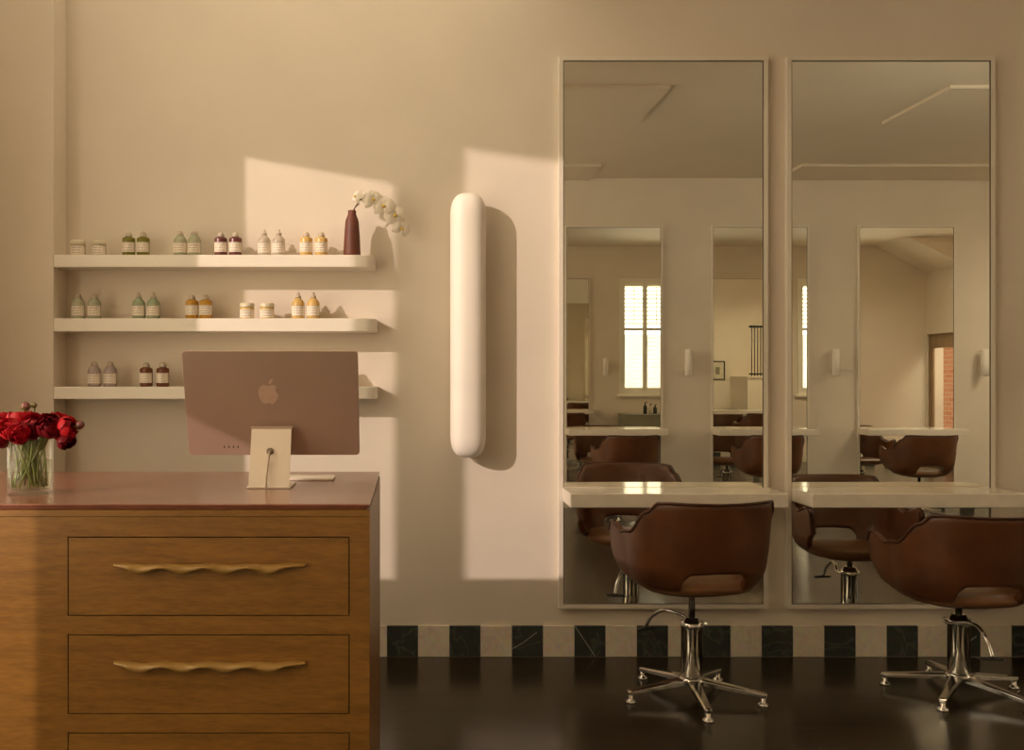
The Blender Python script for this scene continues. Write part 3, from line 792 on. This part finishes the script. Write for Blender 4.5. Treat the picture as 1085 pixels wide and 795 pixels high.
for s in range(3):
    for mn in ('petal', 'petal_deep', 'petal_light'):
        me = bloom_mesh(s+1); me.materials.append(M[mn]); BL[(s, mn)] = me
def F(px, py, y): return Vector((wx(px, y), y, CAMZ-(py-397.5)*y/1000))
# px, py, depth, radius px, facing (x,y,z), petals, label
fl = [
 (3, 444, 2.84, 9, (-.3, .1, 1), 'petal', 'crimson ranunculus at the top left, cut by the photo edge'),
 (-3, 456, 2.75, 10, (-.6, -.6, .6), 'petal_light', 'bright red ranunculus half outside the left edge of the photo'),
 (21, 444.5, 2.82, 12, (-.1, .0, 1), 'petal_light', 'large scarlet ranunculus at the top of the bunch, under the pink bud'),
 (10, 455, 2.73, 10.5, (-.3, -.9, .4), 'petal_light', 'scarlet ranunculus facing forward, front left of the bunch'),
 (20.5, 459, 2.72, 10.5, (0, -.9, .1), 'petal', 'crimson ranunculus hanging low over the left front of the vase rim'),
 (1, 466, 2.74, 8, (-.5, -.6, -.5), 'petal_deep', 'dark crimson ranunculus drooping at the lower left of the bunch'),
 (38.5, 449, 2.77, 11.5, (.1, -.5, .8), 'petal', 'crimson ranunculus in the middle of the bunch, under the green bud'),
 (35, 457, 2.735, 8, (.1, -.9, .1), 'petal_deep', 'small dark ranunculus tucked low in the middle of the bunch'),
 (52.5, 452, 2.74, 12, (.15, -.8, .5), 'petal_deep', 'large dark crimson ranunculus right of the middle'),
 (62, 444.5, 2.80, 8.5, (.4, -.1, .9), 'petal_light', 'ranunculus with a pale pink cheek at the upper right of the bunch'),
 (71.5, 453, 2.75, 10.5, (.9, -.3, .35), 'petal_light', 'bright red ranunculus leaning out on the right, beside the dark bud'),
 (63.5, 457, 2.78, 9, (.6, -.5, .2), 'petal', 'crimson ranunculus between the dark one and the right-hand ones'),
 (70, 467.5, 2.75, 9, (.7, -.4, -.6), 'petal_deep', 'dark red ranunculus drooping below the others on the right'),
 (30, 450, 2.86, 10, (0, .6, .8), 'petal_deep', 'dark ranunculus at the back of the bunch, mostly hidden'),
]
rs = random.Random(3)
for i, (px, py, y, rp, face, mn, l) in enumerate(fl):
    c = F(px, py, y); R = 1.1*rp*y/1000; d = Vector(face).normalized()
    a = rs.uniform(0, 2*PI); foot = Vector((FX+.053*math.cos(a), FY+.053*math.sin(a), FZ+.02+.01*rs.random()))
    t = thing('ranunculus', l, 'flower', foot, 0, 'red ranunculus in the glass vase')
    b = bpy.data.objects.new('bloom', BL[(i % 3, mn)]); COL.objects.link(b); b.parent = t; b.location = c-foot
    b.rotation_mode = 'QUATERNION'; b.rotation_quaternion = d.to_track_quat('Z', 'Y'); b.scale = (R, R, R*.95)
    rim = c-Vector((FX, FY, 0)); rim.z = 0
    if rim.length > .048: rim = rim.normalized()*.048
    rim = Vector((FX, FY, FZ+.155))+rim
    bm = nb(); mid = (rim+foot)/2+Vector((rs.uniform(-.014, .014), rs.uniform(-.014, .014), 0))
    neck = c-d*R*.9
    add_tube(bm, [p-foot for p in curve_pts([foot, mid, rim, (rim+neck)/2+Vector((0, 0, .004)), neck], 6)], .0029, 7)
    obj('flower_stem', bm, 'stem', t)
for (px, py, y, rp, m, l) in ((27.5, 430.5, 2.82, 5.2, 'bud', 'closed pink ranunculus bud rising above the bunch'),
                              (36, 429.5, 2.83, 3.2, 'bud_green', 'small green ranunculus bud at the very top of the bunch'),
                              (85, 450.5, 2.76, 5.2, 'bud', 'dark pointed ranunculus bud reaching out furthest to the right')):
    c = F(px, py, y); R = rp*y/1000
    a = rs.uniform(0, 2*PI); foot = Vector((FX+.035*math.cos(a), FY+.035*math.sin(a), FZ+.022))
    t = thing('ranunculus_bud', l, 'flower bud', foot, 0, 'ranunculus buds in the glass vase')
    bm = nb()
    for layer in range(3):
        for k in range(5):
            add_loft(bm, [[(R*q[0], R*q[1], R*q[2]) for q in row] for row in petal_rows(1-.1*layer, 2*PI*(k+.5*layer)/5, 0, 150, .75, -.3)], closed=False, cap0=False, cap1=False)
    d = Vector((.9, -.2, .2)) if px > 60 else Vector((-.2, -.1, 1))
    b = obj('bud_petals', bm, m, t, loc=c-foot); b.rotation_mode = 'QUATERNION'; b.rotation_quaternion = d.to_track_quat('Z', 'Y')
    rim = c-Vector((FX, FY, 0)); rim.z = 0
    if rim.length > .046: rim = rim.normalized()*.046
    rim = Vector((FX, FY, FZ+.155))+rim; neck = c-d.normalized()*R*.9
    bm = nb(); add_tube(bm, [p-foot for p in curve_pts([foot, (foot+rim)/2+Vector((.01, 0, 0)), rim, neck], 7)], .0021, 6)
    for s in range(5):
        a = 2*PI*s/5; z = d.normalized(); x = z.orthogonal().normalized(); y_ = z.cross(x)
        o_ = (x*math.cos(a)+y_*math.sin(a)); p = neck-foot
        add_loft(bm, [[p-z*.001+o_*R*.2-z.cross(o_)*R*.2, p-z*.001+o_*R*.2+z.cross(o_)*R*.2], [p+z*R*.5+o_*R*.95-z.cross(o_)*R*.3, p+z*R*.5+o_*R*.95+z.cross(o_)*R*.3], [p+z*R*1.1+o_*R*1.12, p+z*R*1.1+o_*R*1.12+z.cross(o_)*.0003]], closed=False, cap0=False, cap1=False)
    obj('bud_stem', bm, 'stem', t)
# loose foliage stems inside the vase
for i in range(16):
    a = rs.uniform(0, 2*PI); foot = Vector((FX+.048*math.cos(a), FY+.048*math.sin(a), FZ+.02)); a2 = a+PI+rs.uniform(-.9, .9)
    top = Vector((FX+.045*math.cos(a2), FY+.045*math.sin(a2), FZ+.17+.02*rs.random()))
    t = thing('leaf_stem', 'thin green leafy stem crossing inside the clear glass vase', 'stem', foot, 0, 'leafy stems in the glass vase')
    bm = nb(); add_tube(bm, [p-foot for p in curve_pts([foot, (foot+top)/2+Vector((rs.uniform(-.01, .01), 0, 0)), top], 7)], .0027, 6)
    obj('stalk', bm, 'stem', t)
    bm = nb(); q = (foot*.35+top*.65)-foot; d = (top-foot).normalized(); s = d.cross(Vector((rs.uniform(-1, 1), -1, .2))).normalized()
    rows_ = []
    for k in range(5):
        u = k/4; w = .010*math.sin(PI*(.06+.9*u)); rows_.append([q+d*.045*u+s*(.012*u)+Vector((0, -1, 0)).cross(d)*w*v+Vector((0, .004*v*v, 0)) for v in (-1, 0, 1)])
    add_loft(bm, rows_, closed=False, cap0=False, cap1=False); obj('leaf', bm, 'leaf', t)

# ------------------------------------------------------------------ salon chairs
A_, B_, FR = .292, .255, .195
def plan(u):
    """half outline from back centre (0) to arm front (1)"""
    s = abs(u); sg = 1 if u >= 0 else -1
    if s < .62:
        t = s/.62*PI/2; return sg*A_*math.sin(t)**.80, -B_*math.cos(t)**.74
    k = (s-.62)/.38; return sg*(A_+.012*math.sin(k*PI/2)-.012*k*k), FR*k
def lerp_tab(x, tab):
    for (a, b), (c, d) in zip(tab, tab[1:]):
        if x <= c:
            t = max(0, (x-a)/(c-a)); t = t*t*(3-2*t); return b+(d-b)*t
    return tab[-1][1]
RIM = [(0, .374), (.25, .377), (.33, .374), (.40, .335), (.59, .236), (.70, .222), (.90, .250), (.96, .244), (1.0, .205)]
LOWB = [(0, .086), (.115, .083), (.165, .056), (.192, .0), (.60, .0), (.80, .03), (1.0, .120)]
FLARE = [(0, .79), (.02, .865), (.05, .93), (.10, .975), (.2, 1.0), (.42, 1.035)]
def shell_pt(u, z, inset=0.):
    x, y = plan(u); s = lerp_tab(z, FLARE)
    lean = -.16*max(0, z-.05)*max(0, 1-abs(u)/.75)
    yy = y*s if y < 0 else y*(.55+.45*s)
    return Vector((x*s, yy+lean, z))
def make_chair(label, z0, lever_ang, group, leg_ang):
    t = thing('salon_chair', label, 'chair', (0, 0, 0), 0, group)
    NU, NV = 128, 12; bm = nb(); rows_ = []
    us = [-1+2*i/NU for i in range(NU+1)]
    for j in range(NV+1):
        v = j/NV; rows_.append([shell_pt(u, lerp_tab(abs(u), LOWB)+(lerp_tab(abs(u), RIM)-lerp_tab(abs(u), LOWB))*v)+Vector((0, 0, z0)) for u in us])
    add_loft(bm, rows_, closed=False, cap0=False, cap1=False)
    sh = obj('shell', bm, 'leather', t, solid=.030, subsurf=1)
    bm = nb(); add_tube(bm, [shell_pt(u, lerp_tab(abs(u), RIM))*1.0+Vector((0, 0, z0+.001)) for u in [-1+2*i/96 for i in range(97)]], .0055, 7); obj('piping', bm, 'leather_dark', sh)
    # seat cushion
    def ring(s, z, yo=0.):
        out = []
        for k in range(48):
            a = 2*PI*k/48; ca, sa = math.cos(a), math.sin(a); e = .72
            x = A_*s*abs(ca)**e*(1 if ca > 0 else -1); y = (.25 if sa > 0 else B_)*s*abs(sa)**e*(1 if sa > 0 else -1)
            if sa > 0: y += .02*(1-s)
            out.append((x, y, z0+z))
        return out
    bm = nb(); add_loft(bm, [ring(.60, -.016), ring(.72, -.009), ring(.79, .004), ring(.80, .020), ring(.77, .033), ring(.66, .041), ring(.4, .044), ring(.15, .045)])
    obj('seat', bm, 'seat_leather', t)
    bm = nb(); add_loft(bm, [ring(.40, -.030), ring(.52, -.024), ring(.56, -.014), ring(.54, -.004)]); obj('seat_base', bm, 'leather_dark', t)
    # chrome lift
    zc = .318
    bm = nb(); add_lathe(bm, [(.014, zc), (.014, z0-.034), (.05, z0-.026), (.055, z0-.018)], 20); obj('piston', bm, 'chrome', t)
    bm = nb(); add_lathe(bm, [(.044, .074), (.044, .29), (.047, .292), (.047, .318), (.036, .322), (.03, .335), (.022, .337)], 28); obj('column', bm, 'chrome', t)
    bm = nb(); ca, sa = math.cos(lever_ang), math.sin(lever_ang)
    def R(x, y, z): return Vector((x*ca-y*sa, x*sa+y*ca, z))
    add_tube(bm, curve_pts([R(-.035, -.045, .312), R(-.005, -.056, .306), R(.04, -.048, .305), R(.10, -.022, .326), R(.17, .0, .328), R(.235, .008, .285), R(.272, .01, .232)], 8), [.0075]*8+[.0088]*41, 8, flat=.8)
    lv = obj('pump_lever', bm, 'chrome', t)
    bm = nb(); add_tube(bm, [R(.262, -.045, .225), R(.268, -.03, .226), R(.272, .045, .226), R(.270, .055, .225)], [.006, .011, .011, .006], 8, flat=.6); obj('lever_pad', bm, 'rubber', lv)
    bm = nb(); add_lathe(bm, [(.03, .058), (.056, .064), (.058, .082), (.048, .090), (.044, .092)], 28); obj('hub', bm, 'chrome', t)
    for k in range(5):
        a = leg_ang+2*PI*k/5; d = Vector((math.cos(a), math.sin(a), 0)); s = Vector((-d.y, d.x, 0))
        rings = []
        for (r_, w, zt, th) in ((.035, .026, .086, .028), (.10, .023, .077, .024), (.20, .0185, .064, .020), (.285, .0155, .053, .017), (.297, .010, .050, .013)):
            p = d*r_
            rings.append([p+s*w+Vector((0, 0, zt-th)), p+s*w+Vector((0, 0, zt-.005)), p+s*w*.62+Vector((0, 0, zt)), p-s*w*.62+Vector((0, 0, zt)), p-s*w+Vector((0, 0, zt-.005)), p-s*w+Vector((0, 0, zt-th))])
        bm = nb(); add_loft(bm, rings)
        for f in bm.faces: f.smooth = False
        lg = obj('leg', bm, 'chrome', t, bevel=.0015)
        bm = nb(); c = d*.281; add_lathe(bm, [(.021, 0), (.023, .003), (.021, .009), (.012, .014), (.010, .018), (.0105, .042)], 16, (c.x, c.y, 0)); obj('foot', bm, 'chrome', lg)
    return t
CG = 'brown leather salon chairs'
R_ = math.radians
c1 = make_chair('brown leather salon chair on a chrome star base, left of the two in front', .475, R_(118-7), CG, R_(-94-7))
c1.location = (1.183, 3.97, 0); c1.rotation_euler.z = R_(7)
c2 = make_chair('brown leather salon chair at the right edge, set lower and turned further', .415, R_(-97), CG, R_(-131.5))
c2.location = (2.335, 4.02, 0); c2.rotation_euler.z = R_(0)
for (x, y, rz, l) in ((2.06, .02, 176, 'reflected brown salon chair with its back to us, in front of the window mirror'),
                      (3.42, .02, 181, 'reflected brown salon chair, split by the gap between the big mirrors'),
                      (4.86, .02, 180, 'reflected brown salon chair overlapping the doorway mirror on the right'),
                      (5.15, 3.85, 5, 'distant brown salon chair before the window-wall mirror, reflected twice')):
    dup(c2, (x, y, 0), R_(rz), l, CG)

# ------------------------------------------------------------------ things seen only in the reflections
cab = thing('metal_cabinet', 'grey-green metal cabinet under the shuttered window, in reflection', 'cabinet', (3.24, YF-.62, 0))
bm = nb(); add_box(bm, 0, .82, .02, .60, .03, .745); add_box(bm, .02, .80, .03, .58, 0, .03); obj('cabinet_body', bm, 'cabinet', cab)
bm = nb(); add_box(bm, -.005, .825, -.005, .603, .745, .763); obj('cabinet_top', bm, 'cabinet', cab, bevel=.002)
for q in (0, 1):
    bm = nb(); add_box(bm, .008+.405*q, .403+.405*q, .002, .0195, .04, .738); dd = obj('cabinet_door', bm, 'cabinet', cab)
    bm = nb(); add_box(bm, .37+.05*q, .38+.05*q, -.014, .002, .42, .56); obj('cabinet_handle', bm, 'chrome', dd)
for px_, m, h, l in ((684, 'b_black', .175, 'tall dark bottle on the reflected metal cabinet, leftmost of three'),
                     (689.5, 'b_grey', .155, 'pale bottle between two dark ones on the reflected cabinet'),
                     (694.5, 'b_black', .145, 'dark bottle on the reflected cabinet, nearest the mirror edge')):
    t = thing('styling_bottle', l, 'bottle', ((px_-PX)*14.35/1000, YF-.36, .7635), 0, 'bottles on the metal cabinet')
    bm = nb(); add_lathe(bm, [(.026, 0), (.03, .004), (.03, h*.62), (.012, h*.76), (.012, h*.8)], 16); obj('bottle_body', bm, m, t)
    bm = nb(); add_lathe(bm, [(.013, h*.79), (.013, h*.88), (.006, h*.9), (.006, h)], 12); add_box(bm, -.008, .035, -.007, .007, h*.96, h*1.02); obj('pump_head', bm, 'b_black', t)
pic = thing('framed_picture', 'small black-framed picture deep in the reflections beside a mirror', 'picture', (6.45, YB, 1.25))
bm = nb()
for (a, b, c, e) in ((-.15, -.125, 0, .40), (.125, .15, 0, .40), (-.125, .125, 0, .025), (-.125, .125, .375, .40)): add_box(bm, a, b, .001, .022, c, e)
obj('picture_frame', bm, 'black', pic)
bm = nb(); add_box(bm, -.125, .125, .002, .010, .025, .375); obj('picture_print', bm, 'paper', pic)
bm = nb(); add_box(bm, -.05, .04, .010, .011, .12, .27); obj('picture_motif', bm, 'cabinet', pic)
rail = thing('stair_balustrade', 'black metal stair balustrade seen deep in the reflections', 'balustrade', (6.79, .30, 1.3255))
bm = nb(); add_tube(bm, [(0, 0, 1.0), (.42, 0, 1.0), (.90, 0, .60)], .022, 8); obj('handrail', bm, 'black', rail)
bm = nb(); add_tube(bm, [(0, 0, .05), (.92, 0, .05)], .016, 8); obj('bottom_rail', bm, 'black', rail)
for k in range(15):
    x = .05+.06*k; zt = 1.0 if x < .42 else 1.0-(x-.42)*.833
    bm = nb(); add_tube(bm, [(x, 0, 0), (x, 0, zt)], .010, 8); obj('baluster', bm, 'black', rail)

# ------------------------------------------------------------------ light
def sun(dirv, energy, col, angle):
    l = bpy.data.lights.new('sun', 'SUN'); l.energy = energy; l.color = col; l.angle = angle
    o = bpy.data.objects.new('sun', l); COL.objects.link(o); o.location = (-6, 1, 6)
    o.rotation_euler = Vector(dirv).to_track_quat('-Z', 'Y').to_euler(); return o
def area(name, loc, dirv, sx, sy, energy, col):
    l = bpy.data.lights.new(name, 'AREA'); l.shape = 'RECTANGLE'; l.size = sx; l.size_y = sy; l.energy = energy; l.color = col
    o = bpy.data.objects.new(name, l); COL.objects.link(o); o.location = loc
    o.rotation_euler = Vector(dirv).to_track_quat('-Z', 'Y').to_euler(); return o
SUNC = (1.0, .80, .71)
sun((T, 1, -V), 2.85, SUNC, math.radians(.75))
SKY = (1.0, .84, .60)
area('skylight_street', (XL-.75, -.8, 3.0), (1, 0, 0), 10, 6, 750, SKY)
area('roof_fill', ((RX0+RX1)/2, (RY0+RY1)/2, 4.9), (0, 0, -1), 4.2, 3.2, 95, SKY)  # fill lamp above the added rooflight
for (a, b) in WIN: area('skylight_window', ((a+b)/2, YF+.60, 1.55), (0, -1, 0), 1.4, 2.9, 330, (1, .93, .74))
area('far_roof_fill', ((QX0+QX1)/2, (QY0+QY1)/2, 4.3), (0, 0, -1), 2.6, 3.4, 330, (1, .86, .62))  # fill lamp above the added far rooflight
area('door_fill', (XR+1.0, 2.6, 3.2), (.15, .8, -.6), 1.3, 1.3, 110, (1, .9, .7))  # lamp added outside the door to brighten the brick and reveal
w = bpy.data.worlds.new('sky'); S.world = w; w.use_nodes = True
w.node_tree.nodes['Background'].inputs[0].default_value = (1.0, .86, .64, 1); w.node_tree.nodes['Background'].inputs[1].default_value = .5

# ------------------------------------------------------------------ camera
cam = bpy.data.cameras.new('camera'); co = bpy.data.objects.new('camera', cam); COL.objects.link(co)
co.location = (0, 0, CAMZ); co.rotation_euler = (PI/2, 0, 0)
cam.sensor_width = 36; cam.lens = 1000/1085*36; cam.shift_x = (542.5-PX)/1085
cam.clip_start = .02
S.camera = co
S.view_settings.view_transform = 'Standard'; S.view_settings.look = 'None'; S.view_settings.gamma = 1
S.view_settings.use_curve_mapping = False; S.view_settings.exposure = -0.10
S.cycles.max_bounces = 14; S.cycles.diffuse_bounces = 6; S.cycles.glossy_bounces = 7; S.cycles.transparent_max_bounces = 16
S.cycles.sample_clamp_indirect = 4
